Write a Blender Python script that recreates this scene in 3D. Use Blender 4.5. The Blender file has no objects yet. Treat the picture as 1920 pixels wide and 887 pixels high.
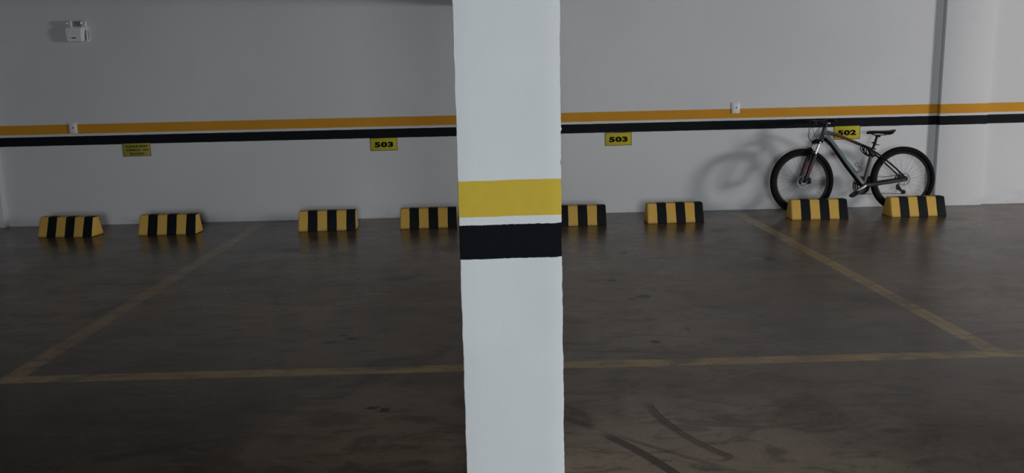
import bpy, bmesh, math, random
from mathutils import Vector, Matrix
R = math.radians
random.seed(7)
COL = bpy.context.scene.collection
SC = bpy.context.scene

# ------------------------------------------------------------------ camera
cd = bpy.data.cameras.new('camera'); cam = bpy.data.objects.new('camera', cd); COL.objects.link(cam)
cd.sensor_width = 36; cd.sensor_fit = 'HORIZONTAL'; cd.lens = 1623.91/1920*36
cd.clip_start = 0.05; cd.clip_end = 100
rx = Vector((0.99955, -0.02201, -0.02031)); dn = Vector((-0.0239, -0.17734, -0.98386)); fw = Vector((0.01805, 0.9839, -0.17779))
m = Matrix((rx, -dn, -fw)).transposed().to_4x4(); m.translation = Vector((0, 0, 1.5))
cam.matrix_world = m
SC.camera = cam

# ------------------------------------------------------------------ light
vs = SC.view_settings; vs.view_transform = 'Standard'; vs.look = 'None'; vs.gamma = 1; vs.use_curve_mapping = False
vs.exposure = 0.0
w = bpy.data.worlds.new('world'); SC.world = w; w.use_nodes = True
w.node_tree.nodes['Background'].inputs[0].default_value = (0.55, 0.62, 0.72, 1)
w.node_tree.nodes['Background'].inputs[1].default_value = 0.03

def area(name, loc, target, sx, sy, power, color):
    l = bpy.data.lights.new(name, 'AREA'); l.shape = 'RECTANGLE'; l.size = sx; l.size_y = sy
    l.energy = power; l.color = color
    o = bpy.data.objects.new(name, l); COL.objects.link(o); o.location = loc
    d = Vector(target) - Vector(loc)
    o.rotation_euler = d.to_track_quat('-Z', 'Y').to_euler()
    return o
# daylight entering by the opening in the right hand wall, and by the driveway behind the camera
area('daylight_side', (13.7, 3.05, 1.5), (2.0, 9.0, 1.1), 1.5, 1.1, 625, (1.0, 0.975, 0.955))
area('daylight_back', (0.0, -6.0, 1.8), (0.3, 3.0, 1.3), 3.2, 1.6, 670, (0.86, 0.95, 1.0))

# ------------------------------------------------------------------ node helpers
class X:
    """a shader value with arithmetic"""
    def __init__(s, nt, sock): s.nt = nt; s.k = sock
    def _m(s, op, *a, clamp=False):
        n = s.nt.nodes.new('ShaderNodeMath'); n.operation = op; n.use_clamp = clamp
        for i, v in enumerate((s,) + a):
            if isinstance(v, X): s.nt.links.new(v.k, n.inputs[i])
            else: n.inputs[i].default_value = v
        return X(s.nt, n.outputs[0])
    def __add__(s, o): return s._m('ADD', o)
    def __sub__(s, o): return s._m('SUBTRACT', o)
    def __mul__(s, o): return s._m('MULTIPLY', o)
    def __truediv__(s, o): return s._m('DIVIDE', o)
    def gt(s, o): return s._m('GREATER_THAN', o)
    def lt(s, o): return s._m('LESS_THAN', o)
    def abs(s): return s._m('ABSOLUTE')
    def max(s, o): return s._m('MAXIMUM', o)
    def min(s, o): return s._m('MINIMUM', o)
    def inv(s): return (s*-1.0) + 1.0
    def sin(s): return s._m('SINE')
    def sqrt(s): return s._m('SQRT')
    def at2(s, o): return s._m('ARCTAN2', o)
    def ss(s, a, b):                       # smooth ramp a -> b gives 0 -> 1
        n = s.nt.nodes.new('ShaderNodeMapRange'); n.interpolation_type = 'SMOOTHSTEP'
        s.nt.links.new(s.k, n.inputs[0]); n.inputs[1].default_value = a; n.inputs[2].default_value = b
        n.inputs[3].default_value = 0; n.inputs[4].default_value = 1
        return X(s.nt, n.outputs[0])
def band(v, a, b, e=0.003): return v.ss(a-e, a+e) * v.ss(b-e, b+e).inv()

class M:
    """material builder"""
    def __init__(s, name, rough=0.5, metal=0.0, spec=0.5):
        s.m = bpy.data.materials.new(name); s.m.use_nodes = True; s.nt = s.m.node_tree
        s.b = s.nt.nodes['Principled BSDF']
        s.b.inputs['Roughness'].default_value = rough; s.b.inputs['Metallic'].default_value = metal
        s.b.inputs['Specular IOR Level'].default_value = spec
        tc = s.nt.nodes.new('ShaderNodeTexCoord'); s.vec = tc.outputs['Object']; s.tc = tc
        sp = s.nt.nodes.new('ShaderNodeSeparateXYZ'); s.nt.links.new(s.vec, sp.inputs[0])
        s.x, s.y, s.z = (X(s.nt, sp.outputs[i]) for i in range(3))
    def noise(s, scale, detail=3, rough=0.5, stretch=(1, 1, 1), dist=0.0):
        mp = s.nt.nodes.new('ShaderNodeMapping'); mp.inputs['Scale'].default_value = stretch
        s.nt.links.new(s.vec, mp.inputs[0])
        n = s.nt.nodes.new('ShaderNodeTexNoise'); n.inputs['Scale'].default_value = scale
        n.inputs['Detail'].default_value = detail; n.inputs['Roughness'].default_value = rough
        n.inputs['Distortion'].default_value = dist
        s.nt.links.new(mp.outputs[0], n.inputs['Vector'])
        return X(s.nt, n.outputs['Fac'])
    def mix(s, a, b, f, mode='MIX'):
        n = s.nt.nodes.new('ShaderNodeMix'); n.data_type = 'RGBA'; n.blend_type = mode
        if isinstance(f, X): s.nt.links.new(f.k, n.inputs[0])
        else: n.inputs[0].default_value = f
        for i, v in ((6, a), (7, b)):
            if isinstance(v, tuple): n.inputs[i].default_value = (*v, 1) if len(v) == 3 else v
            else: s.nt.links.new(v, n.inputs[i])
        return n.outputs[2]
    def color(s, c):
        if isinstance(c, tuple): s.b.inputs['Base Color'].default_value = (*c, 1)
        else: s.nt.links.new(c, s.b.inputs['Base Color'])
    def rough(s, v): s.nt.links.new(v.k, s.b.inputs['Roughness'])
    def bump(s, v, strength=0.3, dist=0.01):
        n = s.nt.nodes.new('ShaderNodeBump'); n.inputs['Strength'].default_value = strength
        n.inputs['Distance'].default_value = dist
        s.nt.links.new(v.k, n.inputs['Height']); s.nt.links.new(n.outputs[0], s.b.inputs['Normal'])

def simple(name, c, rough=0.5, metal=0.0, var=0.12, scale=30, spec=0.5):
    q = M(name, rough, metal, spec)
    n = q.noise(scale, 3)
    q.color(q.mix(tuple(v*(1-var) for v in c), tuple(min(1, v*(1+var)) for v in c), n))
    return q.m

# ------------------------------------------------------------------ materials
WHITE = (0.60, 0.60, 0.615)
ORANGE = (0.58, 0.27, 0.028)
BLACKP = (0.008, 0.009, 0.011)

def wall_material():
    q = M('painted_wall', 0.7, spec=0.08)
    big = q.noise(0.5, 3, 0.5); fine = q.noise(60, 4, 0.6); mid = q.noise(5, 3)
    c = q.mix(tuple(v*0.94 for v in WHITE), WHITE, big.ss(0.35, 0.65))
    c = q.mix(c, tuple(v*0.93 for v in WHITE), mid.ss(0.55, 0.8)*0.5)
    # scuffed dirt above the floor
    dirt = q.z.ss(0.02, 0.22).inv() * q.noise(2.2, 4, 0.6, (1, 1, 2.5)).ss(0.45, 0.75)
    c = q.mix(c, (0.30, 0.27, 0.25), dirt*0.5)
    # painted bands, running very slightly uphill
    wob = (q.noise(9, 2, 0.5, (1, 1, 0.02)) - 0.5)*0.006
    z = q.z - q.x*0.0022 + wob
    c = q.mix(c, q.mix(ORANGE, tuple(v*0.85 for v in ORANGE), mid), band(z, 1.026, 1.129))
    c = q.mix(c, BLACKP, band(z, 0.9, 1.0))
    q.color(c)
    q.bump(fine, 0.12, 0.004)
    return q.m
M_WALL = wall_material()

def plain_wall():
    q = M('pale_plaster', 0.7, spec=0.3); n = q.noise(3, 4)
    q.color(q.mix((0.50, 0.50, 0.51), (0.58, 0.58, 0.59), n)); q.bump(q.noise(60, 3), 0.1, 0.004); return q.m
M_PLAIN = plain_wall()
def ceiling_mat():
    q = M('ceiling_concrete', 0.8, spec=0.2); n = q.noise(3, 4)
    q.color(q.mix((0.20, 0.20, 0.20), (0.26, 0.26, 0.26), n)); return q.m
M_CEIL = ceiling_mat()

def pillar_material():
    q = M('painted_pillar', 0.8, spec=0.06)
    big = q.noise(2.5, 4); fine = q.noise(45, 4, 0.6, (1, 1, 0.45)); grain = q.noise(180, 3)
    W = (0.70, 0.70, 0.705)
    c = q.mix(tuple(v*0.95 for v in W), W, big.ss(0.35, 0.65))
    c = q.mix(c, tuple(v*0.8 for v in W), fine.ss(0.66, 0.8)*0.35)
    wy = (q.noise(14, 3, 0.6, (1, 1, 0.02)) - 0.5)*0.006
    wb = (q.noise(40, 4, 0.8, (1, 1, 0.02)) - 0.5)*0.010
    z = q.z - q.x*0.008
    yel = q.mix((0.56, 0.39, 0.045), (0.62, 0.44, 0.06), fine)
    c = q.mix(c, yel, band(z + wy, 1.046, 1.169, 0.001))
    c = q.mix(c, (0.0065, 0.0075, 0.009), band(z + wb, 0.9, 1.018, 0.001))
    q.color(c)
    q.bump(fine*0.6 + grain*0.4 + q.noise(8, 3)*0.8, 0.35, 0.006)
    return q.m
M_PILLAR = pillar_material()

def floor_material():
    q = M('polished_concrete_floor', 0.35, spec=0.27)
    n1 = q.noise(0.55, 4, 0.55, dist=0.6); n2 = q.noise(2.2, 6, 0.65, dist=0.8); n3 = q.noise(11, 5, 0.7); n4 = q.noise(70, 3)
    streak = q.noise(3.0, 5, 0.6, (0.45, 2.2, 1))
    c = q.mix((0.086, 0.057, 0.036), (0.200, 0.140, 0.092), n1.ss(0.3, 0.7))
    c = q.mix(c, (0.045, 0.033, 0.025), n2.ss(0.48, 0.72)*0.7)
    c = q.mix(c, (0.19, 0.158, 0.128), streak.ss(0.55, 0.8)*0.35)
    c = q.mix(c, (0.04, 0.030, 0.024), n3.ss(0.56, 0.78)*0.6)
    # paler rubbed lanes and greasier ground where cars stand
    def patch(px, py, ax, ay):
        e = (q.x - px)/ax; g = (q.y - py)/ay
        return ((e*e + g*g).sqrt() + (n2 - 0.5)*1.2 + (n1 - 0.5)*0.8).ss(0.35, 1.35).inv()
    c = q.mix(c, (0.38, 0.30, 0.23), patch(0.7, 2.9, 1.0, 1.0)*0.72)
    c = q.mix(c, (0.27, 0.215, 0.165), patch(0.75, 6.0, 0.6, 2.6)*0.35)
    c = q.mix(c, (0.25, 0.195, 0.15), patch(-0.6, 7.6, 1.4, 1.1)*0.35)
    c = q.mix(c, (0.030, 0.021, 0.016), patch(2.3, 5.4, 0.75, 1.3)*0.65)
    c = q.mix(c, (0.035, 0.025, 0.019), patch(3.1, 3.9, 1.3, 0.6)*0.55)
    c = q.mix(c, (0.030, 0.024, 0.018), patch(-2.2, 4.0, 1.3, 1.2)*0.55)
    # painted bay lines, worn
    wear = q.noise(6, 5, 0.7).ss(0.25, 0.7); wob = (q.noise(4, 2) - 0.5)*0.012
    inrow = q.y.ss(4.36, 4.38) * q.y.ss(9.2, 9.5).inv()
    left = band(q.x + wob, -2.64, -2.525, 0.012) * inrow
    right = band(q.x + wob, 2.625, 2.735, 0.008) * inrow
    seam = band(q.x + wob, 2.672, 2.682, 0.004)
    front = band(q.y + wob, 4.355, 4.465, 0.006) * q.x.ss(-2.66, -2.60)
    far_left = band(q.x + wob, 7.9, 8.01, 0.008) * inrow
    yel = (0.44, 0.29, 0.10)
    c = q.mix(c, (0.38, 0.225, 0.10), left*(wear*0.35 + 0.55))
    c = q.mix(c, yel, (right*(seam*-0.4 + 1.0)).max(far_left)*(wear*0.40 + 0.48))
    c = q.mix(c, yel, front*(wear*0.45 + 0.42))
    dark = None
    def add(v):
        nonlocal dark
        dark = v if dark is None else dark.max(v)
    # tyre marks: arcs (centre, radius, half width, from, to, ribs, strength)
    for cx, cy, r, hw, a0, a1, k, s in ((1.763, 3.89, 1.077, 0.028, -178, -140, 3, .75), (3.671, 6.643, 4.49, 0.017, -137.5, -127, 2, .55),
                                        (0.07, 3.36, 0.383, 0.026, 28, 62, 3, .6), (-1.013, 2.46, 1.101, 0.03, 72, 130, 2, .4),
                                        (-0.281, -1.812, 6.501, 0.012, 76, 86, 1, .55), (1.949, 8.715, 3.945, 0.009, -112, -80, 1, .4),
                                        (2.9, 5.6, 2.9, 0.03, -120, -96, 2, .22)):
        dx = q.x - cx; dy = q.y - cy
        d = (dx*dx + dy*dy).sqrt() - r
        ang = dy.at2(dx)
        am = ang.ss(R(a0), R(a0+4)) * ang.ss(R(a1-4), R(a1)).inv()
        body = d.abs().ss(hw*0.6, hw).inv()
        if k > 1: body = body * ((d*(math.pi*k/hw)).sin()*0.35 + 0.65)
        add(body*am*(s*0.85))
    # broad straight skid
    ux, uy = 0.5854, -0.8107; nx, ny = 0.8107, 0.5854
    t = (q.x - 0.43)*ux + (q.y - 3.47)*uy; d = (q.x - 0.43)*nx + (q.y - 3.47)*ny
    d = d + t*t*0.25 - 0.02
    add(d.abs().ss(0.018, 0.03).inv() * band(t, 0.0, 0.62, 0.05) * ((d*500.0).sin()*0.3 + 0.7) * 0.8)
    mott = q.noise(4.5, 6, 0.72, (0.6, 1.3, 1), 1.2)
    # oil spots and rubbed patches
    nsp = q.noise(34, 4, 0.6)
    for px, py, ax, ay, s in ((0.86, 6.34, .055, .05, .7), (1.01, 5.83, .07, .06, .8), (0.93, 5.78, .04, .04, .6), (1.12, 6.0, .03, .03, .6), (0.95, 5.25, .05, .06, .35),
                              (0.90, 4.78, .035, .035, .75), (2.26, 6.98, .055, .10, .75), (1.14, 5.02, .018, .07, .5), (2.18, 8.37, .12, .15, .5),
                              (1.09, 7.35, .06, .05, .6), (4.29, 7.14, .03, .03, .7), (-0.94, 5.07, .045, .035, .75), (-0.88, 5.0, .05, .035, .75), (-0.99, 4.94, .05, .03, .6),
                              (-0.60, 3.87, .045, .03, .7), (-0.54, 3.84, .04, .035, .8), (-1.9, 7.85, .16, .14, .45), (-0.76, 6.59, .16, .13, .5),
                              (-1.06, 8.42, .14, .04, .5), (-0.42, 7.76, .16, .22, .45), (3.3, 3.9, .5, .35, .3), (2.0, 3.4, .35, .3, .22),
                              (2.6, 5.6, .45, .25, .3), (-2.0, 6.6, .4, .2, .3), (-2.3, 3.6, .3, .12, .25)):
        e = ((q.x - px)/ax); g = ((q.y - py)/ay)
        rr = (e*e + g*g).sqrt()*1.15 + (n3 - 0.5)*1.2 + (nsp - 0.5)*2.6
        add(rr.ss(0.60, 1.05).inv()*s*1.1)
    c = q.mix(c, (0.010, 0.0075, 0.0065), (dark*1.25).min(0.92))
    c = q.mix(c, (0.028, 0.02, 0.015), mott.ss(0.48, 0.62)*0.55)
    c = q.mix(c, (0.26, 0.21, 0.165), q.noise(8, 5, 0.7, (0.35, 1.6, 1), 0.5).ss(0.56, 0.76)*0.28)
    c = q.mix(c, (0.045, 0.034, 0.027), n4.ss(0.50, 0.75)*0.30)
    # specks
    c = q.mix(c, (0.03, 0.024, 0.02), q.noise(16, 2, 0.5).ss(0.74, 0.80)*0.6)
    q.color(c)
    q.rough((n2*0.16 + n1*0.10 + streak*0.10 + 0.11) + dark*0.08)
    q.bump(n2*0.5 + n4*0.05, 0.05, 0.01)
    return q.m
M_FLOOR = floor_material()

def stop_material():
    q = M('striped_stop_paint', 0.6, spec=0.12)
    oi = q.nt.nodes.new('ShaderNodeObjectInfo'); rnd = X(q.nt, oi.outputs['Random'])
    mpn = q.noise(7, 4); fine = q.noise(60, 4, 0.7)
    xx = q.x + (q.noise(5, 2) - 0.5)*0.012 + (rnd - 0.5)*0.006
    blk = None
    for i in (1, 3, 5):
        b = band(xx, -0.2975 + i*0.0992, (-0.2975 + (i+1)*0.0992) if i < 5 else 0.5, 0.0012)
        blk = b if blk is None else blk.max(b)
    geo = q.nt.nodes.new('ShaderNodeSeparateXYZ'); q.nt.links.new(q.tc.outputs['Normal'], geo.inputs[0])
    endf = X(q.nt, geo.outputs[0]).gt(0.93)
    blk = blk * endf.inv()
    yel = q.mix((0.58, 0.35, 0.07), (0.66, 0.41, 0.10), mpn)
    yel = q.mix(yel, (0.26, 0.16, 0.06), fine.ss(0.62, 0.8)*0.5)
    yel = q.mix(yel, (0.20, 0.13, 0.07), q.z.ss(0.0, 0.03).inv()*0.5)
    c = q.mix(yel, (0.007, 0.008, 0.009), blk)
    q.color(c); q.bump(fine + mpn, 0.25, 0.004)
    return q.m
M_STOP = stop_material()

M_TYRE = simple('tyre_rubber', (0.006, 0.006, 0.0065), 0.85, spec=0.12)
M_BLACK = simple('satin_black', (0.007, 0.007, 0.008), 0.4, spec=0.2)
M_BLACKM = simple('matte_black', (0.009, 0.009, 0.010), 0.7, spec=0.15)
M_RIM = simple('black_rim', (0.008, 0.008, 0.009), 0.5, spec=0.15)
M_STEEL = simple('brushed_steel', (0.62, 0.62, 0.63), 0.38, 1.0)
M_DISC = simple('brake_disc_steel', (0.24, 0.24, 0.25), 0.5, 0.5)
M_DULL = simple('dull_steel', (0.32, 0.32, 0.33), 0.45, 0.9)
M_SPOKE = simple('spoke_steel', (0.26, 0.26, 0.27), 0.45, 0.7)
M_CHAIN = simple('chain_metal', (0.10, 0.095, 0.09), 0.45, 0.8)
M_GREYP = simple('graphite_frame_paint', (0.062, 0.067, 0.078), 0.42, spec=0.3)
M_SEATT = simple('mauve_grey_paint', (0.085, 0.064, 0.072), 0.4, spec=0.3)
M_WPLAST = simple('white_plastic', (0.68, 0.68, 0.69), 0.4, var=0.04)
M_LENS = simple('clear_lens', (0.42, 0.43, 0.45), 0.12, 0.3)
M_DARKP = simple('dark_slot', (0.02, 0.02, 0.02), 0.5)
M_SIGN = simple('yellow_sign_plate', (0.47, 0.385, 0.02), 0.5, var=0.10, scale=20, spec=0.2)
M_SIGND = simple('faded_sign_plate', (0.33, 0.28, 0.055), 0.5, var=0.14, scale=25, spec=0.2)
M_INK = simple('black_ink', (0.006, 0.005, 0.005), 0.7, spec=0.08)
M_AMBER = simple('amber_reflector', (0.5, 0.09, 0.02), 0.3)

def ramp_x(name, stops, rough=0.38):
    q = M(name, rough); rp = q.nt.nodes.new('ShaderNodeValToRGB')
    q.nt.links.new(q.x.k, rp.inputs[0]); el = rp.color_ramp.elements
    el[0].position, el[0].color = stops[0][0], (*stops[0][1], 1); el[1].position, el[1].color = stops[-1][0], (*stops[-1][1], 1)
    for p, c in stops[1:-1]:
        e = el.new(p); e.color = (*c, 1)
    q.color(rp.outputs[0]); return q.m
M_TOPT = ramp_x('top_tube_paint', [(0.40, (.015, .015, .016)), (0.53, (.018, .017, .017)), (0.56, (.13, .028, .02)), (0.68, (.15, .03, .02)),
                                   (0.72, (.06, .035, .02)), (0.745, (.045, .05, .045)), (0.80, (.07, .075, .085)), (0.87, (.10, .11, .12))])
M_DOWNT = ramp_x('down_tube_paint', [(0.46, (.15, .16, .18)), (0.50, (.10, .11, .125)), (0.54, (.07, .11, .13)), (0.64, (.06, .10, .12)), (0.68, (.08, .095, .115)), (0.9, (.085, .092, .105))])
def fork_mat():
    q = M('fork_lower_paint', 0.35, spec=0.3)
    d = band(q.z, 0.44, 0.56, 0.03) * q.noise(40, 2).ss(0.35, 0.6)
    q.color(q.mix((0.008, 0.008, 0.009), (0.09, 0.012, 0.03), d)); return q.m
M_FORK = fork_mat()

# ------------------------------------------------------------------ mesh helpers
def mesh_obj(name, verts, faces, mat, parent=None, smooth=False, xf=None, mats=None):
    me = bpy.data.meshes.new(name)
    if xf is not None: verts = [xf @ Vector(v) for v in verts]
    me.from_pydata([tuple(v) for v in verts], [], faces)
    bm = bmesh.new(); bm.from_mesh(me); bmesh.ops.recalc_face_normals(bm, faces=bm.faces); bm.to_mesh(me); bm.free()
    for mm in (mats or [mat]): me.materials.append(mm)
    if smooth:
        me.polygons.foreach_set('use_smooth', [True]*len(me.polygons)); me.update()
        try: me.set_sharp_from_angle(angle=R(40))
        except Exception: pass
    o = bpy.data.objects.new(name, me); COL.objects.link(o)
    if parent: o.parent = parent
    return o
class G:
    """geometry collector"""
    def __init__(s): s.v = []; s.f = []
    def add(s, v, f):
        k = len(s.v); s.v += [Vector(p) for p in v]; s.f += [tuple(i+k for i in q) for q in f]; return s
    def box(s, a, b, bev=0.0, mat=None):
        bm = bmesh.new(); bmesh.ops.create_cube(bm, size=1)
        c = [(a[i]+b[i])/2 for i in range(3)]; d = [abs(b[i]-a[i]) for i in range(3)]
        for v in bm.verts: v.co = Vector((v.co.x*d[0]+c[0], v.co.y*d[1]+c[1], v.co.z*d[2]+c[2]))
        if bev: bmesh.ops.bevel(bm, geom=bm.edges[:], offset=bev, segments=2, profile=0.5, affect='EDGES')
        if mat is not None:
            for v in bm.verts: v.co = mat @ v.co
        bm.verts.index_update(); s.add([v.co.copy() for v in bm.verts], [tuple(v.index for v in f.verts) for f in bm.faces]); bm.free(); return s
    def tube(s, pts, rad, n=10, closed=False, sy=1.0):
        pts = [Vector(p) for p in pts]; L = len(pts)
        rad = rad if isinstance(rad, (list, tuple)) else [rad]*L
        tg = []
        for i in range(L):
            a = pts[(i-1) % L] if (closed or i > 0) else pts[i]; b = pts[(i+1) % L] if (closed or i < L-1) else pts[i]
            tg.append((b-a).normalized())
        u = tg[0].orthogonal().normalized()
        if abs(tg[0].y) < 0.9: u = (Vector((0, 1, 0)) - tg[0]*tg[0].y).normalized()
        V = []; F = []
        for i in range(L):
            u = (u - tg[i]*u.dot(tg[i])).normalized(); vv = tg[i].cross(u)
            for k in range(n):
                a = 2*math.pi*k/n; V.append(pts[i] + (u*math.cos(a)*sy + vv*math.sin(a))*rad[i])
        for i in range(L if closed else L-1):
            j = (i+1) % L
            for k in range(n): F.append((i*n+k, i*n+(k+1) % n, j*n+(k+1) % n, j*n+k))
        if not closed: F += [tuple(range(n)), tuple((L-1)*n+k for k in range(n))]
        return s.add(V, F)
    def lathe(s, prof, c, n=48, axis='y', closed=True, mod=None):
        """profile (radius, offset along axis) turned about an axis through c"""
        c = Vector(c); V = []; F = []; m = len(prof)
        for i in range(n):
            a = 2*math.pi*i/n
            for j, (r, h) in enumerate(prof):
                if mod: r = r + mod(i, j)
                if axis == 'y': p = Vector((math.cos(a)*r, h, math.sin(a)*r))
                elif axis == 'x': p = Vector((h, math.cos(a)*r, math.sin(a)*r))
                else: p = Vector((math.cos(a)*r, math.sin(a)*r, h))
                V.append(c+p)
        for i in range(n):
            k = (i+1) % n
            for j in range(m if closed else m-1):
                l = (j+1) % m; F.append((i*m+j, i*m+l, k*m+l, k*m+j))
        return s.add(V, F)
    def disc(s, c, r, h0, h1, n=24, axis='y', hole=0.0):
        return s.lathe([(max(hole, 1e-4), h0), (r, h0), (r, h1), (max(hole, 1e-4), h1)], c, n, axis)
    def extr(s, poly, y0, y1):
        """polygon in x,z extruded along y"""
        n = len(poly); V = [(x, y0, z) for x, z in poly] + [(x, y1, z) for x, z in poly]
        return s.add(V, [tuple(range(n)), tuple(range(2*n-1, n-1, -1))] + [(i, (i+1) % n, n+(i+1) % n, n+i) for i in range(n)])
    def loft(s, rings):
        n = len(rings[0]); V = [p for r in rings for p in r]; F = []
        for i in range(len(rings)-1):
            for k in range(n): F.append((i*n+k, i*n+(k+1) % n, (i+1)*n+(k+1) % n, (i+1)*n+k))
        F += [tuple(range(n)), tuple((len(rings)-1)*n+k for k in range(n))]
        return s.add(V, F)
    def obj(s, name, mat, parent=None, smooth=True, xf=None):
        return mesh_obj(name, s.v, s.f, mat, parent, smooth, xf)
def spline(pts, n=8, closed=False):
    P = [Vector(p) for p in pts]; L = len(P); out = []
    rng = range(L if closed else L-1)
    for i in rng:
        if closed: a, b, c, d = P[(i-1) % L], P[i], P[(i+1) % L], P[(i+2) % L]
        else: a, b, c, d = P[max(i-1, 0)], P[i], P[i+1], P[min(i+2, L-1)]
        for k in range(n):
            t = k/n; out.append(0.5*((2*b) + (c-a)*t + (2*a-5*b+4*c-d)*t*t + (3*b-a-3*c+d)*t**3))
    if not closed: out.append(P[-1])
    return out
def tag(o, label=None, cat=None, group=None, kind=None):
    if label: o['label'] = label
    if cat: o['category'] = cat
    if group: o['group'] = group
    if kind: o['kind'] = kind
    return o
def thing(name, label, cat, loc=(0, 0, 0), rot=(0, 0, 0), group=None):
    o = bpy.data.objects.new(name, None); o.empty_display_size = 0.1; COL.objects.link(o)
    o.location = loc; o.rotation_euler = rot
    return tag(o, label, cat, group)

# ------------------------------------------------------------------ setting
YW = 9.666; ZC = 2.75; XL = -8.0; XR = 14.0; YB = -4.6
def struct(name, boxes, mat, label):
    g = G()
    for a, b in boxes: g.box(a, b)
    o = g.obj(name, mat, smooth=False); return tag(o, label, name.split('_')[0], kind='structure')
struct('floor', [((XL-.3, YB-4, -0.2), (XR+.3, YW+.3, 0))], M_FLOOR, 'stained polished concrete floor with worn yellow bay lines')
struct('ceiling', [((XL-.3, YB-.3, ZC), (XR+.3, YW+.3, ZC+.2))], M_CEIL, 'bare concrete ceiling above the parking bays')
struct('wall_back', [((XL-.3, YW, 0), (XR+.3, YW+.2, ZC))], M_WALL, 'off-white garage wall with orange and black painted bands')
struct('wall_left', [((XL-.2, YB, 0), (XL, YW, ZC))], M_PLAIN, 'plain plastered wall at the left end')
struct('wall_right', [((XR, YB, 0), (XR+.2, 2.0, ZC)), ((XR, 4.1, 0), (XR+.2, YW, ZC)), ((XR, 2.0, 0), (XR+.2, 4.1, .6)), ((XR, 2.0, 2.3), (XR+.2, 4.1, ZC))],
       M_PLAIN, 'plain plastered wall with a daylight opening at the right end')
struct('wall_front', [((XL, YB-.2, 0), (-0.5, YB, ZC)), ((2.6, YB-.2, 0), (XR, YB, ZC)), ((-0.5, YB-.2, 2.6), (2.6, YB, ZC))],  # unseen opening, left jamb placed to shade the left of the back wall
       M_PLAIN, 'plain wall behind the camera, its driveway opening shaped to shade the back wall at left')
# wall pilaster on the right, shallow pier at the left corner: both carry the bands
def pier(name, x0, x1, y0, label):
    g = G(); g.box((x0, y0, 0), (x1, YW+0.02, ZC-.001), 0.006)
    return tag(g.obj(name, M_WALL), label, 'pilaster', kind='structure')
pier('trim_1', 4.955, 5.49, YW-0.072, 'shallow off-white pilaster beside the bicycle with the bands crossing it')
pier('trim_2', -6.1, -5.435, YW-0.09, 'shallow off-white pier at the far left corner')
# ceiling beam running from the pillar to the wall
g = G(); g.box((-0.13, -4.55, 2.285), (0.235, YW+.01, ZC+.01), 0.01)
tag(g.obj('trim_3', M_PLAIN), 'concrete ceiling beam above the painted pillar', 'beam', kind='structure')

# ------------------------------------------------------------------ pillar in the foreground
def build_pillar():
    x0, x1, y0, y1 = -0.1255, 0.2235, 2.9, 3.25
    per = []
    b = 0.005
    def side(p, q, n): return [(p[0]+(q[0]-p[0])*i/n, p[1]+(q[1]-p[1])*i/n) for i in range(n)]
    for p, q in (((x0+b, y0), (x1-b, y0)), ((x1-b, y0), (x1-b*.3, y0+b*.3)), ((x1-b*.3, y0+b*.3), (x1, y0+b)), ((x1, y0+b), (x1, y1-b)), ((x1, y1-b), (x1-b, y1)),
                 ((x1-b, y1), (x0+b, y1)), ((x0+b, y1), (x0, y1-b)), ((x0, y1-b), (x0, y0+b)), ((x0, y0+b), (x0+b*.3, y0+b*.3)), ((x0+b*.3, y0+b*.3), (x0+b, y0))):
        L = math.hypot(q[0]-p[0], q[1]-p[1]); per += side(p, q, max(1, int(L/0.05)))
    NZ = 300; H = 2.29; V = []; F = []; n = len(per)
    rl = random.Random(3)
    def chain(amp):
        out = []; v = 0
        for i in range(NZ+1):
            v = v*0.82 + rl.uniform(-1, 1)*amp; out.append(v)
        return out
    eL, eR = chain(0.0006), chain(0.0008)
    slow = [0.0009*math.sin(i*0.037)+0.0006*math.sin(i*0.11+1)+0.0003*math.sin(i*0.29) for i in range(NZ+1)]
    chips = {int(1.222/H*NZ): -0.004, int(1.225/H*NZ)+1: -0.003, int(1.34/H*NZ): 0.003}
    for i in range(NZ+1):
        z = H*i/NZ
        for (x, y) in per:
            dx = 0; dy = 0
            if x > x1-0.012: dx = eR[i] + slow[i]*.7 + chips.get(i, 0)
            elif x < x0+0.012: dx = -eL[i] + slow[i]*.7
            V.append((x+dx, y+dy, z))
    for i in range(NZ):
        for k in range(n): F.append((i*n+k, i*n+(k+1) % n, (i+1)*n+(k+1) % n, (i+1)*n+k))
    F += [tuple(range(n)), tuple(NZ*n+k for k in range(n))]
    o = mesh_obj('pillar', V, F, M_PILLAR, smooth=True)
    tag(o, 'square white concrete pillar in the foreground with yellow and black bands', 'pillar')
build_pillar()

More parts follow.
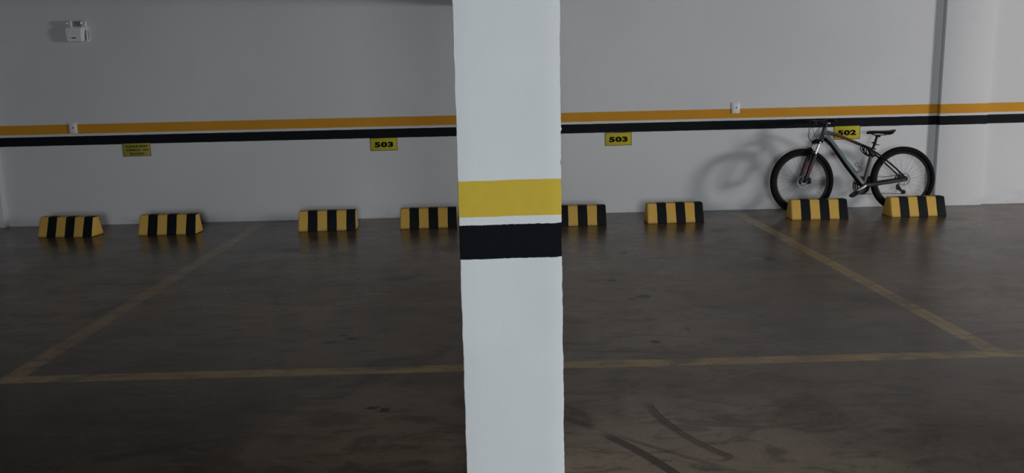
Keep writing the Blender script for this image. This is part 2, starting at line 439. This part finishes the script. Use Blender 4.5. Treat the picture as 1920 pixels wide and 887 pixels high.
# ------------------------------------------------------------------ wheel stops
def stop_mesh():
    bm = bmesh.new()
    L = 0.2975; prof = [(-0.0, 0), (0.235, 0), (0.165, 0.202), (0.07, 0.202)]    # y towards the wall
    NX = 24; rings = []
    for i in range(NX+1):
        x = -L + 2*L*i/NX; e = abs(x)/L
        rings.append([bm.verts.new((x*(1 if z < .1 else 0.982), y, z)) for y, z in prof])
    for i in range(NX):
        for k in range(4): bm.faces.new((rings[i][k], rings[i][(k+1) % 4], rings[i+1][(k+1) % 4], rings[i+1][k]))
    bm.faces.new(rings[0]); bm.faces.new(rings[-1])
    bmesh.ops.recalc_face_normals(bm, faces=bm.faces)
    ed = [e for e in bm.edges if e.calc_face_angle(0) > R(20)]
    bmesh.ops.bevel(bm, geom=ed, offset=0.009, segments=3, profile=0.5, affect='EDGES')
    rr = random.Random(5)
    for v in bm.verts:
        if v.co.z > 0.01:
            v.co += Vector((rr.uniform(-1, 1), rr.uniform(-1, 1), rr.uniform(-1, 1)))*0.0008
    mn = min(v.co.z for v in bm.verts)
    for v in bm.verts: v.co.z -= mn
    me = bpy.data.meshes.new('wheel_stop'); bm.to_mesh(me); bm.free(); me.materials.append(M_STOP)
    me.polygons.foreach_set('use_smooth', [True]*len(me.polygons))
    try: me.set_sharp_from_angle(angle=R(35))
    except Exception: pass
    return me
sm = stop_mesh()
stops = [((-4.737, 8.883), (-4.143, 8.834), 'yellow and black striped wheel stop, leftmost in the row, below the emergency light', -3.0),
         ((-3.689, 8.865), (-3.098, 8.848), 'striped concrete wheel stop standing just left of the faded left bay line', 0),
         ((-2.04, 8.861), (-1.461, 8.877), 'striped concrete wheel stop just right of the faded left bay line', 0),
         ((-0.992, 8.876), (-0.406, 8.893), 'striped concrete wheel stop touching the left edge of the pillar in view', 0),
         ((0.55, 8.823), (1.145, 8.805), 'striped concrete wheel stop half hidden by the right edge of the pillar', 0),
         ((1.577, 8.843), (2.171, 8.859), 'striped concrete wheel stop left of the worn right bay line, nearest to it', 0),
         ((3.089, 8.863), (3.682, 8.845), 'striped concrete wheel stop in front of the bicycle front wheel', 0),
         ((4.148, 8.882), (4.745, 8.9), 'striped concrete wheel stop in front of the bicycle rear wheel', 0)]
first = None
for (ax, ay), (bx, by), lab, extra in stops:
    if first is None:
        o = first = bpy.data.objects.new('wheel_stop', sm)
    else: o = first.copy()
    COL.objects.link(o)
    ang = math.atan2(by-ay, bx-ax) + R(extra)
    o.location = ((ax+bx)/2, (ay+by)/2, 0.0); o.rotation_euler = (0, 0, ang)
    tag(o, lab, 'wheel stop', 'striped concrete wheel stops along the wall')

# ------------------------------------------------------------------ signs
def text_mesh(body, size, bold, sx):
    cu = bpy.data.curves.new('t', 'FONT'); cu.body = body; cu.size = size; cu.offset = bold; cu.extrude = 0.0006
    cu.align_x = 'CENTER'; cu.align_y = 'CENTER'; cu.space_character = 1.12; cu.space_line = 0.95
    cu.resolution_u = 4
    o = bpy.data.objects.new('t', cu); COL.objects.link(o)
    bpy.context.view_layer.update()
    dg = bpy.context.evaluated_depsgraph_get()
    me = bpy.data.meshes.new_from_object(o.evaluated_get(dg))
    bpy.data.objects.remove(o); bpy.data.curves.remove(cu)
    xs = [v.co.x for v in me.vertices]; ys = [v.co.y for v in me.vertices]
    cx, cy = (min(xs)+max(xs))/2, (min(ys)+max(ys))/2
    for v in me.vertices:
        v.co = Vector(((v.co.x-cx)*sx, -v.co.z, v.co.y-cy))
    return me
def sign(name, x0, x1, z0, z1, lines, size, bold, sx, tw, th, label, roll=0.0, part='number'):
    W = x1-x0; H = z1-z0
    t = thing(name, label, 'sign', ((x0+x1)/2, YW-0.0005, (z0+z1)/2), (0, roll, 0))
    g = G(); g.box((-W/2, -0.004, -H/2), (W/2, 0, H/2), 0.001); g.obj('plate', M_SIGND if part == 'lettering' else M_SIGN, t)
    b = G(); e = 0.0045
    for a, c in (((-W/2, -H/2), (W/2, -H/2+e)), ((-W/2, H/2-e), (W/2, H/2)), ((-W/2, -H/2+e), (-W/2+e, H/2-e)), ((W/2-e, -H/2+e), (W/2, H/2-e))):
        b.box((a[0], -0.0048, a[1]), (c[0], -0.0038, c[1]))
    b.obj('border', M_INK, t, smooth=False)
    for (txt, dz, *dx) in lines:
        dx = dx[0] if dx else 0
        me = text_mesh(txt, size, bold, sx)
        xs = [v.co.x for v in me.vertices]; zs = [v.co.z for v in me.vertices]
        fx = (tw if not isinstance(tw, dict) else tw[txt])/(max(xs)-min(xs)); fz = th/(max(zs)-min(zs))
        for v in me.vertices: v.co = Vector((v.co.x*fx+dx, v.co.y-0.0047, v.co.z*fz+dz))
        if part == 'lettering':            # heavier strokes
            b2 = bmesh.new(); b2.from_mesh(me)
            for sx2, sz2 in ((-.0012, 0), (.0012, 0), (0, .0008), (0, -.0008)):
                me2 = me.copy(); me2.transform(Matrix.Translation((sx2, -0.0001, sz2))); b2.from_mesh(me2); bpy.data.meshes.remove(me2)
            b2.to_mesh(me); b2.free()
        me.materials.append(M_INK)
        o = bpy.data.objects.new(part, me); COL.objects.link(o); o.parent = t
    return t
S1 = 'yellow numbered bay sign'
sign('bay_sign', -1.37, -1.073, 0.757, 0.900, [('503', -0.004)], 0.1, 0.006, 1.5, 0.207, 0.060, 'yellow sign reading 503 on the wall left of the pillar', R(-.6))
sign('bay_sign', 1.238, 1.532, 0.757, 0.902, [('503', -0.004)], 0.1, 0.006, 1.5, 0.207, 0.060, 'yellow sign reading 503 on the wall right of the pillar', R(-.6))
sign('bay_sign', 3.803, 4.098, 0.770, 0.922, [('502', -0.002)], 0.1, 0.006, 1.5, 0.207, 0.060, 'yellow sign reading 502 on the wall behind the bicycle', R(-.6))
sign('garage_sign', -4.095, -3.79, 0.755, 0.902, [('GARAGEM', 0.036), ('VENDO', -0.004, -0.040), ('OU', -0.004, 0.094), ('ALUGO', -0.044)], 0.05, 0.0, 1.3,
     {'GARAGEM': 0.235, 'VENDO': 0.160, 'OU': 0.060, 'ALUGO': 0.155}, 0.023, 'dim yellow lettered sign on the wall near the left end', R(-.5), part='lettering')
for o in bpy.data.objects:
    if o.get('category') == 'sign': o['group'] = 'yellow signs under the black band'

# ------------------------------------------------------------------ small cable outlets on the orange band
def outlet(xc, zc, label):
    t = thing('cable_outlet', label, 'outlet', (xc, YW-0.0005, zc), group='white outlet plates on the orange band')
    g = G(); g.box((-0.044, -0.014, -0.060), (0.044, 0, 0.060), 0.007); g.obj('cover_plate', M_WPLAST, t)
    g = G(); g.box((-0.030, -0.019, -0.046), (0.030, -0.012, 0.046), 0.004); g.obj('raised_centre', M_WPLAST, t)
    g = G(); g.disc((0.004, -0.0165, 0.004), 0.0085, -0.003, 0.003, 20, 'y'); g.obj('cable_hole', M_DARKP, t)
    for z in (-0.052, 0.052):
        g = G(); g.disc((0, -0.0135, z), 0.003, -0.0015, 0.0015, 10); g.obj('screw', M_DULL, t)
outlet(-4.608, 1.078, 'small white outlet plate on the orange band at the far left')
outlet(2.69, 1.144, 'small white outlet plate on the orange band between pillar and bicycle')

# ------------------------------------------------------------------ emergency light
t = thing('emergency_light', 'white twin-lamp emergency light high on the wall at upper left', 'emergency light', (-4.455, YW-0.0005, 2.105))
g = G(); g.box((-0.105, -0.014, -0.105), (0.125, 0, 0.06), 0.004); g.obj('back_plate', M_WPLAST, t)
g = G()                                       # battery case, tapering to the bottom, bulging forward
rings = []
for z, hw, d in ((-0.108, .082, .062), (-0.100, .090, .074), (-0.03, .098, .082), (0.03, .104, .078), (0.048, .100, .066)):
    rings.append([(-hw-.016, -.012, z), (-hw-.016, -d*.75, z), (-hw*.7-.016, -d, z), (hw*.7, -d, z), (hw, -d*.75, z), (hw, -.012, z)])
g.loft(rings); g.obj('battery_case', M_WPLAST, t, smooth=False)
g = G(); g.box((-0.028, -0.0845, -0.072), (0.016, -0.0760, -0.062), 0.001); g.obj('status_window', M_DARKP, t)
g = G(); g.box((-0.05, -0.0825, -0.072), (-0.042, -0.0760, -0.066), 0.001); g.obj('test_button', M_DULL, t)
g = G(); g.box((0.100, -0.052, -0.104), (0.126, -0.010, 0.030), 0.004); sp = g.obj('side_panel', M_WPLAST, t)
g = G(); g.box((0.1225, -0.036, -0.086), (0.1275, -0.026, 0.012)); 
g.box((0.106, -0.0535, -0.086), (0.114, -0.0505, 0.012)); g.obj('slot', M_DARKP, sp)
for sx in (-1, 1):
    cx = -0.034 if sx < 0 else 0.098
    h = G()
    if sx < 0:
        h.box((cx-0.032, -0.075, 0.050), (cx+0.002, -0.02, 0.112), 0.006)
        h.box((cx+0.004, -0.085, 0.042), (cx+0.0115, -0.014, 0.112), 0.002)
    else:
        h.box((cx-0.026, -0.072, 0.050), (cx+0.030, -0.018, 0.112), 0.012)
    lampo = h.obj('lamp_head', M_WPLAST, t)
    g = G(); c = (cx+0.004 if sx > 0 else cx-0.014, -0.074, 0.085); g.lathe([(0.001, 0.012), (0.012, 0.008), (0.020, -0.003), (0.022, -0.006), (0.022, 0.004), (0.001, 0.014)], c, 20); g.obj('reflector', M_STEEL, lampo)
g = G(); g.box((-0.022, -0.050, 0.046), (0.072, -0.018, 0.104), 0.005); g.obj('lamp_bracket', simple('grey_plastic', (0.24, 0.24, 0.25), 0.4), t)

# ------------------------------------------------------------------ bicycle (x forward, y to its left, z up; leaning on the wall by its handlebar)
LEAN = 5.0
bk = thing('bicycle', 'grey and black mountain bicycle leaning against the wall by the 502 sign', 'bicycle',
           (4.4116, 9.24, 0.0), (R(LEAN), 0, R(180)))
bk.location.z = 0.0
RW = 0.355; RH = Vector((0.012, 0, RW)); FH = Vector((1.151, 0, RW))
SP = Vector((0.917, 0, 0.85)); SA = Vector((-0.31, 0, 0.951)).normalized()
STEER = Matrix.Translation(SP) @ Matrix.Rotation(R(4), 4, SA) @ Matrix.Translation(-SP)
BB = Vector((0.455, 0, 0.291))

def wheel(name, hub, xf, side_rotor):
    pr = []                                  # rim
    rim = G(); rim.lathe([(0.300, -0.012), (0.300, 0.012), (0.290, 0.013), (0.276, 0.008), (0.276, -0.008), (0.290, -0.013)], hub, 96)
    wo = rim.obj(name, M_RIM, bk, xf=xf)
    ty = G(); prof = [(0.298 + (RW-0.298)*0.5 + math.sin(a)*(RW-0.298)*0.5, math.cos(a)*0.029) for a in [2*math.pi*k/14 for k in range(14)]]
    ty.lathe(prof, hub, 144, mod=lambda i, j: (-0.0012 if (i % 2) else 0.0) if prof[j][0] > 0.335 else 0.0)
    ty.obj('tire', M_TYRE, wo, xf=xf)
    hb = G(); hb.lathe([(0.001, -0.052), (0.006, -0.052), (0.006, -0.034), (0.029, -0.033), (0.029, -0.028), (0.015, -0.024), (0.015, 0.024), (0.029, 0.028), (0.029, 0.033), (0.006, 0.034), (0.006, 0.052), (0.001, 0.052)], hub, 24, closed=False)
    hb.obj('hub', M_BLACK, wo, xf=xf)
    for k in range(32):
        fl = 1 if k % 2 else -1; a = 2*math.pi*k/32; da = (0.42 if (k//2) % 2 else -0.42)
        p = hub + Vector((math.cos(a+da)*0.0225, fl*0.030, math.sin(a+da)*0.0225))
        q2 = hub + Vector((math.cos(a)*0.284, fl*0.002, math.sin(a)*0.284))
        s = G(); s.tube([p, q2], 0.00105, 5); s.obj('spoke', M_SPOKE, wo, xf=xf)
    rt = G(); c = hub + Vector((0, 0.040, 0))
    rt.lathe([(0.054, -0.001), (0.070, -0.001), (0.070, 0.001), (0.054, 0.001)], c, 48, mod=lambda i, j: (0.0015 if i % 4 < 2 else -0.0015) if j in (0, 3) else 0)
    rt.lathe([(0.012, -0.001), (0.028, -0.001), (0.028, 0.001), (0.012, 0.001)], c, 24)
    for k in range(6):
        a = k*math.pi/3; b2 = a+0.5
        rt.tube([c+Vector((math.cos(a)*.026, 0, math.sin(a)*.026)), c+Vector((math.cos(b2)*.056, 0, math.sin(b2)*.056))], 0.0035, 5)
    rt.obj('brake_disc', M_DISC, wo, xf=xf)
    ref = G(); a = R(-75); c2 = hub + Vector((math.cos(a)*0.19, 0, math.sin(a)*0.19))
    return wo
fwheel = wheel('front_wheel', FH, STEER, 1)
rwheel = wheel('rear_wheel', RH, None, 1)
# cassette of sprockets
g = G()
for i, r in enumerate((0.064, 0.057, 0.050, 0.043, 0.036, 0.030, 0.025)):
    g.lathe([(0.015, -0.018-i*0.0038), (r, -0.018-i*0.0038), (r, -0.0198-i*0.0038), (0.015, -0.0198-i*0.0038)], RH, 36, mod=lambda i2, j: (0.0015 if i2 % 2 else 0) if j in (1, 2) else 0)
g.obj('cassette', M_STEEL, rwheel)

# frame
fr = G(); fr.tube([(0.893, 0, 0.925), (0.896, 0, 0.915), (0.917, 0, 0.85), (0.936, 0, 0.79), (0.939, 0, 0.78)], [0.024, 0.026, 0.0225, 0.026, 0.025], 20)
frame = fr.obj('frame', M_GREYP, bk)
g = G(); g.tube(spline([(0.905, 0, 0.882), (0.845, 0, 0.868), (0.734, 0, 0.836), (0.59, 0, 0.776), (0.46, 0, 0.722), (0.352, 0, 0.676)], 5), [0.0245-0.0085*min(1, i/12) for i in range(26)], 16)
g.obj('top_tube', M_TOPT, frame)
# down tube: painted grey above, black below
pts = spline([(0.918, 0, 0.838), (0.885, 0, 0.822), (0.80, 0, 0.735), (0.64, 0, 0.518), (0.455, 0, 0.291)], 6)
gt = G(); gt.tube(pts, [0.043-0.010*min(1, i/12) for i in range(len(pts))], 20)
me_o = gt.obj('down_tube', M_DOWNT, frame)
me_o.data.materials.append(M_BLACK)
for p in me_o.data.polygons:
    if p.normal.dot(Vector((0.76, 0, -0.65))) > 0.30: p.material_index = 1
g = G(); g.tube([(0.351, 0, 0.69), (0.455, 0, 0.291)], [0.0205, 0.0205], 16); g.obj('seat_tube', M_SEATT, frame)
g = G(); g.lathe([(0.001, -0.037), (0.024, -0.037), (0.024, 0.037), (0.001, 0.037)], BB, 24, closed=False); g.obj('bottom_bracket', M_BLACK, frame)
g = G(); g.tube([(0.3535, 0, 0.680), (0.3485, 0, 0.699)], 0.021, 16); g.box((0.318, -0.006, 0.676), (0.338, 0.006, 0.69), 0.002); g.obj('seat_clamp', M_BLACK, frame)
for sd in (1, -1):
    g = G(); g.tube(spline([(0.352, sd*0.014, 0.662), (0.30, sd*0.045, 0.622), (0.15, sd*0.062, 0.50), (0.02, sd*0.062, 0.383), (0.006, sd*0.060, 0.358)], 5), [0.0095]*12 + [0.0085]*9, 10)
    g.obj('seat_stay', M_BLACK, frame)
    g = G(); g.tube(spline([(0.448, sd*0.025, 0.299), (0.38, sd*0.048, 0.303), (0.20, sd*0.060, 0.325), (0.03, sd*0.062, 0.348), (0.004, sd*0.062, 0.352)], 5), [0.021]*8 + [0.020]*5 + [0.017]*8, 12, sy=0.45)
    g.obj('chain_stay', M_BLACK if sd < 0 else simple('charcoal_paint', (0.028, 0.029, 0.031), 0.45), frame)
    g = G(); g.extr([(0.055, 0.332), (0.070, 0.365), (0.050, 0.398), (0.010, 0.388), (-0.018, 0.368), (-0.014, 0.335)], sd*0.057, sd*0.067); g.obj('dropout', M_BLACK, frame)
g = G(); g.tube([(0.335, -0.03, 0.612), (0.335, 0.03, 0.612)], 0.007, 8); g.obj('stay_bridge', M_BLACK, frame)

# seatpost and saddle
g = G(); g.tube([(0.352, 0, 0.685), (0.304, 0, 0.825)], 0.0145, 16); post = g.obj('seatpost', M_BLACK, bk)
g = G(); g.box((0.272, -0.02, 0.812), (0.322, 0.02, 0.838), 0.006); g.tube([(0.285, -0.024, 0.818), (0.285, 0.024, 0.818)], 0.009, 10); g.obj('saddle_clamp', M_BLACK, post)
g = G(); g.tube([(0.335, 0, 0.737), (0.328, 0, 0.755)], 0.019, 14); g.tube([(0.335, 0.012, 0.748), (0.372, 0.015, 0.757)], [0.005, 0.0075], 8)
g.box((0.285, -0.010, 0.724), (0.322, 0.016, 0.733), 0.002); g.obj('light_bracket', M_BLACKM, post)
rings = []
for x, hw, zt, th in ((0.424, .006, .868, .010), (0.418, .016, .876, .022), (0.39, .021, .882, .026), (0.34, .024, .882, .024), (0.28, .032, .880, .022),
                      (0.23, .050, .880, .026), (0.18, .068, .882, .036), (0.15, .072, .886, .032), (0.125, .066, .890, .014), (0.112, .045, .890, .006)):
    ring = []
    for k in range(16):
        a = 2*math.pi*k/16; cc, ss_ = math.cos(a), math.sin(a)
        yy = hw*math.copysign(abs(cc)**0.7, cc)
        zz = zt - (0.004*abs(cc)**2 if ss_ >= 0 else 0) - (0 if ss_ >= 0 else th*1.35*abs(ss_)**0.6) - (th*0.25 if ss_ >= 0 else th*0.25)*abs(cc)
        ring.append((x, yy, zz))
    rings.append(ring)
g = G(); g.loft(rings); sad = g.obj('saddle', M_BLACK, bk)
for sd in (1, -1):
    g = G(); g.tube(spline([(0.395, sd*0.008, 0.862), (0.36, sd*0.015, 0.846), (0.325, sd*0.022, 0.834), (0.27, sd*0.022, 0.834), (0.225, sd*0.022, 0.832), (0.18, sd*0.036, 0.852)], 5), 0.0035, 8)
    g.obj('rail', M_BLACK, sad)

# fork
fk = G()
axd = Vector((0.358, 0, -0.934))                 # down the legs
for sd in (1, -1):
    y = sd*0.071
    top = Vector((0.985, y, 0.770)); bot = Vector((1.140, y, 0.372))
    mid = top.lerp(bot, 0.33)
    fk.tube([mid, mid.lerp(bot, 0.08), mid.lerp(bot, 0.9), bot, Vector((1.151, y*0.92, 0.345))], [0.027, 0.0265, 0.023, 0.020, 0.013], 16)
fork_lower = None
arch = [(1.045, 0.062, 0.640), (1.062, 0.052, 0.678), (1.070, 0.028, 0.700), (1.070, -0.028, 0.700), (1.062, -0.052, 0.678), (1.045, -0.062, 0.640)]
fk.tube(spline(arch, 5), 0.018, 12)
fork = fk.obj('fork', M_FORK, bk, xf=STEER)
for sd in (1, -1):
    y = sd*0.071; top = Vector((0.985, y, 0.775)); mid = top.lerp(Vector((1.140, y, 0.372)), 0.36)
    g = G(); g.tube([top, mid], 0.0160, 16); st = g.obj('stanchion', M_STEEL if sd > 0 else M_DULL, fork, xf=STEER)
    g = G(); mm = top.lerp(Vector((1.140, y, 0.372)), 0.315); g.tube([mm, mm + axd*0.02], 0.0285, 16); g.obj('seal', M_BLACK, fork, xf=STEER)
g = G(); g.tube(spline([(0.998, 0.066, 0.752), (0.985, 0.060, 0.776), (0.955, 0.03, 0.782), (0.950, 0, 0.783), (0.955, -0.03, 0.782), (0.985, -0.060, 0.776), (0.998, -0.066, 0.752)], 4), 0.0235, 12)
g.obj('crown', M_BLACK, fork, xf=STEER)
g = G(); g.tube([(0.9425, 0, 0.768), (0.937, 0, 0.785)], 0.027, 16); g.obj('steerer_race', M_BLACK, fork, xf=STEER)

# brake calipers
def caliper(c, xf, parent):
    g = G(); c = Vector(c)
    g.box((c.x-0.022, c.y-0.020, c.z-0.028), (c.x+0.014, c.y+0.012, c.z+0.028), 0.006)
    g.box((c.x-0.012, c.y-0.010, c.z-0.038), (c.x+0.030, c.y+0.010, c.z-0.016), 0.004)
    g.tube([c+Vector((0, .006, .02)), c+Vector((0.012, .006, .062))], 0.006, 8)
    return g.obj('brake_caliper', M_BLACK, parent, xf=xf)
caliper((1.085, 0.046, 0.362), STEER, fork)
caliper((0.072, 0.055, 0.378), None, frame)

# stem, handlebar and controls
g = G(); g.tube([(0.893, 0, 0.925), (0.878, 0, 0.972)], 0.0185, 16); g.tube([(0.880, 0, 0.958), (0.968, 0, 0.985)], [0.0185, 0.017], 14)
g.tube([(0.968, -0.022, 0.985), (0.968, 0.022, 0.985)], 0.022, 16); g.lathe([(0.001, 0.928), (0.021, 0.928), (0.021, 0.937), (0.001, 0.937)], (0.891, 0, 0), 16, 'z')
stem = g.obj('stem', M_BLACK, bk, xf=STEER)
barp = spline([(0.928, 0.315, 0.997), (0.944, 0.20, 1.000), (0.962, 0.08, 0.992), (0.968, 0, 0.985), (0.962, -0.08, 0.992), (0.944, -0.20, 1.000), (0.928, -0.315, 0.997)], 6)
g = G(); g.tube(barp, [0.0115]*15 + [0.0150]*7 + [0.0115]*15, 12); bar = g.obj('handlebar', M_BLACK, bk, xf=STEER)
for sd in (1, -1):
    g = G(); gp = [Vector((0.928, sd*0.318, 0.997)), Vector((0.936, sd*0.26, 0.9985)), Vector((0.943, sd*0.205, 1.0))]
    g.tube(gp, [0.0175, 0.016, 0.0165], 14); g.obj('grip', M_BLACKM, bar, xf=STEER)
    g = G(); g.disc((0.928, sd*0.320, 0.997), 0.013, -0.003, 0.003, 14); g.obj('bar_end_plug', M_BLACKM, bar, xf=STEER)
    g = G(); g.tube([(0.943, sd*0.195, 1.0), (0.943, sd*0.165, 0.998)], 0.0185, 12); g.box((0.955, sd*0.18-0.018, 0.975), (0.992, sd*0.18+0.018, 1.0), 0.005)
    g.tube(spline([(0.985, sd*0.18, 0.985), (1.010, sd*0.21, 0.974), (1.010, sd*0.24, 0.968), (0.998, sd*0.285, 0.965)], 4), [0.008]*6 + [0.0065]*7, 8)
    g.obj('brake_lever', M_BLACK, bar, xf=STEER)
    g = G(); g.box((0.930, sd*0.14-0.022, 0.960), (0.972, sd*0.14+0.022, 0.990), 0.008); g.tube([(0.935, sd*0.15, 0.965), (0.915, sd*0.175, 0.953)], 0.006, 8)
    g.obj('shifter', M_BLACK, bar, xf=STEER)
g = G(); g.lathe([(0.001, 0.014), (0.010, 0.011), (0.016, 0.0), (0.016, -0.004), (0.001, -0.004)], (0.885, 0.075, 0.968), 16, 'y'); g.tube([(0.885, 0.072, 0.968), (0.955, 0.072, 0.990)], 0.004, 8)
g.obj('bell', M_DULL, bar, xf=STEER)
# cables
for pth in ([(0.985, 0.17, 0.985), (1.07, 0.13, 0.945), (1.11, 0.08, 0.87), (1.09, 0.06, 0.80), (1.03, 0.05, 0.77), (0.96, 0.035, 0.775), (0.90, 0.03, 0.785), (0.85, 0.034, 0.745), (0.80, 0.034, 0.70)],
            [(0.985, -0.17, 0.985), (1.03, -0.12, 0.93), (1.06, -0.02, 0.86), (1.095, 0.05, 0.84), (1.075, 0.078, 0.78), (1.052, 0.080, 0.70), (1.085, 0.085, 0.60), (1.118, 0.083, 0.48), (1.098, 0.058, 0.40)],
            [(0.965, 0.14, 0.96), (1.01, 0.09, 0.90), (1.045, 0.05, 0.83), (1.055, 0.04, 0.775), (1.01, 0.03, 0.765), (0.96, -0.03, 0.79), (0.90, -0.036, 0.79), (0.84, -0.034, 0.735)],
            [(0.965, -0.14, 0.96), (1.0, -0.08, 0.92), (1.015, 0.0, 0.86), (1.0, 0.03, 0.81), (0.965, 0.034, 0.775)]):
    g = G(); g.tube(spline(pth, 7), 0.0024, 6); g.obj('cable', M_BLACK, bk)

# cranks, chainrings, pedals
cr = G(); cdr = (Vector((0.605, 0, 0.208)) - BB).normalized()
a0 = BB + Vector((0, 0.052, 0)); a1 = BB + cdr*0.17 + Vector((0, 0.066, 0))
cr.tube([a0 - cdr*0.014, a0, a0.lerp(a1, .5), a1, a1 + cdr*0.012], [0.010, 0.018, 0.0135, 0.0145, 0.009], 12, sy=0.55)
crank = cr.obj('crank_arm', M_DULL, bk)
cr = G(); b0 = BB + Vector((0, -0.056, 0)); b1 = BB - cdr*0.17 + Vector((0, -0.070, 0))
cr.tube([b0 + cdr*0.014, b0, b0.lerp(b1, .5), b1, b1 - cdr*0.012], [0.010, 0.018, 0.0135, 0.0145, 0.009], 12, sy=0.55)
crank2 = cr.obj('crank_arm', M_BLACK, bk)
def pedal(c, sd, par):
    g = G(); c = Vector(c); g.tube([c - Vector((0, sd*0.045, 0)), c + Vector((0, sd*0.045, 0))], 0.008, 10)
    Rm = Matrix.Translation(c) @ Matrix.Rotation(R(28), 4, 'Y')
    for zz in (-0.040, 0.040): g.box((zz-0.011, -0.042, -0.013), (zz+0.011, 0.042, 0.013), 0.004, Rm)
    for yy in (-0.042, 0.042): g.box((-0.048, yy-0.005, -0.014), (0.048, yy+0.005, 0.014), 0.004, Rm)
    g.box((-0.016, -0.04, -0.012), (0.016, 0.04, 0.012), 0.004, Rm)
    return g.obj('pedal', M_BLACK, par)
pedal(a1 + Vector((0, 0.062, 0)), 1, crank); pedal(b1 - Vector((0, 0.062, 0)), -1, crank2)
g = G()
for i, r in enumerate((0.098, 0.080, 0.060)):
    yy = -0.050 + i*0.008
    g.lathe([(r-0.014, yy), (r, yy), (r, yy+0.002), (r-0.014, yy+0.002)], BB, 60, mod=lambda i2, j: (0.0022 if i2 % 2 else 0) if j in (1, 2) else 0)
for k in range(4):
    a = R(20+90*k); g.tube([BB+Vector((math.cos(a)*.014, -.046, math.sin(a)*.014)), BB+Vector((math.cos(a)*.088, -.046, math.sin(a)*.088))], [0.011, 0.007], 8)
g.obj('chainring', M_BLACK, bk)
# chain and rear derailleur
g = G(); yc = -0.040
g.tube([(0.467, yc, 0.387), (0.20, yc+.004, 0.378), (0.022, yc+.004, 0.402)], 0.0035, 6)
g.tube([(0.44, yc, 0.196), (0.20, yc, 0.200), (-0.015, yc-.002, 0.190)], 0.0035, 6)
g.tube([(BB.x+math.cos(R(a))*.097, -0.047, BB.z+math.sin(R(a))*.097) for a in range(-98, 100, 9)], 0.004, 6)
g.tube([(RH.x+math.cos(R(a))*.053, -0.036, RH.z+math.sin(R(a))*.053) for a in range(80, 275, 10)], 0.0035, 6)
g.obj('chain', M_CHAIN, bk)
g = G(); g.tube([(0.006, -0.066, 0.335), (0.012, -0.074, 0.295), (0.035, -0.074, 0.268)], [0.012, 0.015, 0.018], 10)
g.extr([(0.058, 0.272), (0.062, 0.248), (0.030, 0.232), (-0.020, 0.190), (-0.040, 0.205), (-0.035, 0.226), (0.0, 0.240), (0.035, 0.275)], -0.052, -0.030)
der = g.obj('derailleur', M_BLACK, bk)
for c in ((0.038, -0.041, 0.256), (-0.020, -0.041, 0.210)):
    g = G(); g.lathe([(0.004, -0.014), (0.021, -0.014), (0.021, 0.014), (0.004, 0.014)], c, 22, mod=lambda i2, j: (0.003 if i2 % 2 else 0) if j in (1, 2) else 0); g.obj('jockey_wheel', M_BLACKM, der)
g = G(); g.box((0.405, -0.05, 0.355), (0.432, -0.018, 0.39), 0.005); g.tube([(0.44, -0.03, 0.36), (0.41, -0.03, 0.372)], 0.012, 8); g.obj('front_derailleur', M_BLACK, bk)
# bottle cage
g = G(); cg = spline([(0.590, 0.012, 0.500), (0.560, 0.034, 0.452), (0.530, 0.038, 0.436), (0.492, 0.036, 0.456), (0.482, 0.034, 0.478), (0.515, 0.036, 0.500), (0.535, 0.036, 0.520), (0.530, 0.030, 0.537),
                      (0.530, -0.030, 0.537), (0.535, -0.036, 0.520), (0.515, -0.036, 0.500), (0.482, -0.034, 0.478), (0.492, -0.036, 0.456), (0.530, -0.038, 0.436), (0.560, -0.034, 0.452), (0.590, -0.012, 0.500)], 5)
g.tube(cg, 0.0030, 8)
ud = Vector((0.64, 0, 0.518)) - Vector((0.455, 0, 0.291)); ud.normalize(); un = Vector((-ud.z, 0, ud.x))
for tt in (0.0,):
    p0 = Vector((0.455, 0, 0.291)) + ud*0.19 + un*0.030; p1 = Vector((0.455, 0, 0.291)) + ud*0.33 + un*0.030
    g.tube([p0, p1], 0.006, 8)
g.obj('bottle_cage', M_BLACK, bk)

# coiled cable lock wound round the seat tube: a thing of its own
lk = thing('cable_lock', 'black coiled cable lock wound round the bicycle seat tube under the saddle', 'lock', tuple(bk.location), tuple(bk.rotation_euler))
g = G(); pts = []
for i in range(0, 5*20+1):
    a = 2*math.pi*i/20; tt = i/100
    cx = 0.450 - 0.070*tt; cz = 0.676 - 0.030*tt; rr = 0.046 + 0.004*math.sin(i*1.3)
    pts.append((cx + math.cos(a+0.6)*0.036 + 0.006*math.sin(i*.5), math.sin(a)*0.046, cz + math.cos(a)*rr*1.15))
g.tube(pts, 0.0052, 8); g.obj('coiled_cable', M_BLACK, lk)
g = G(); g.tube([(0.395, 0.048, 0.635), (0.415, 0.046, 0.690)], 0.0135, 14); g.tube([(0.39, 0.047, 0.625), (0.395, 0.048, 0.640)], 0.010, 12); g.obj('lock_barrel', M_BLACKM, lk)

# settle the measured proportions: the frame is a little shorter than drawn, wheels keep their circle
KX = Matrix.Translation((-0.022, 0, 0.004)) @ Matrix.Diagonal((0.967, 1, 1, 1))
def family(o):
    out = [o]
    for ch in o.children: out += family(ch)
    return out
bpy.context.view_layer.update()
wheels = set()
for wo, c in ((fwheel, STEER @ FH), (rwheel, RH)):
    d = KX @ c - c; d.z = 0
    for o in family(wo):
        o.data.transform(Matrix.Translation(d)); wheels.add(o.name)
for root in (bk, lk):
    for o in family(root):
        if o.type == 'MESH' and o.name not in wheels: o.data.transform(KX)
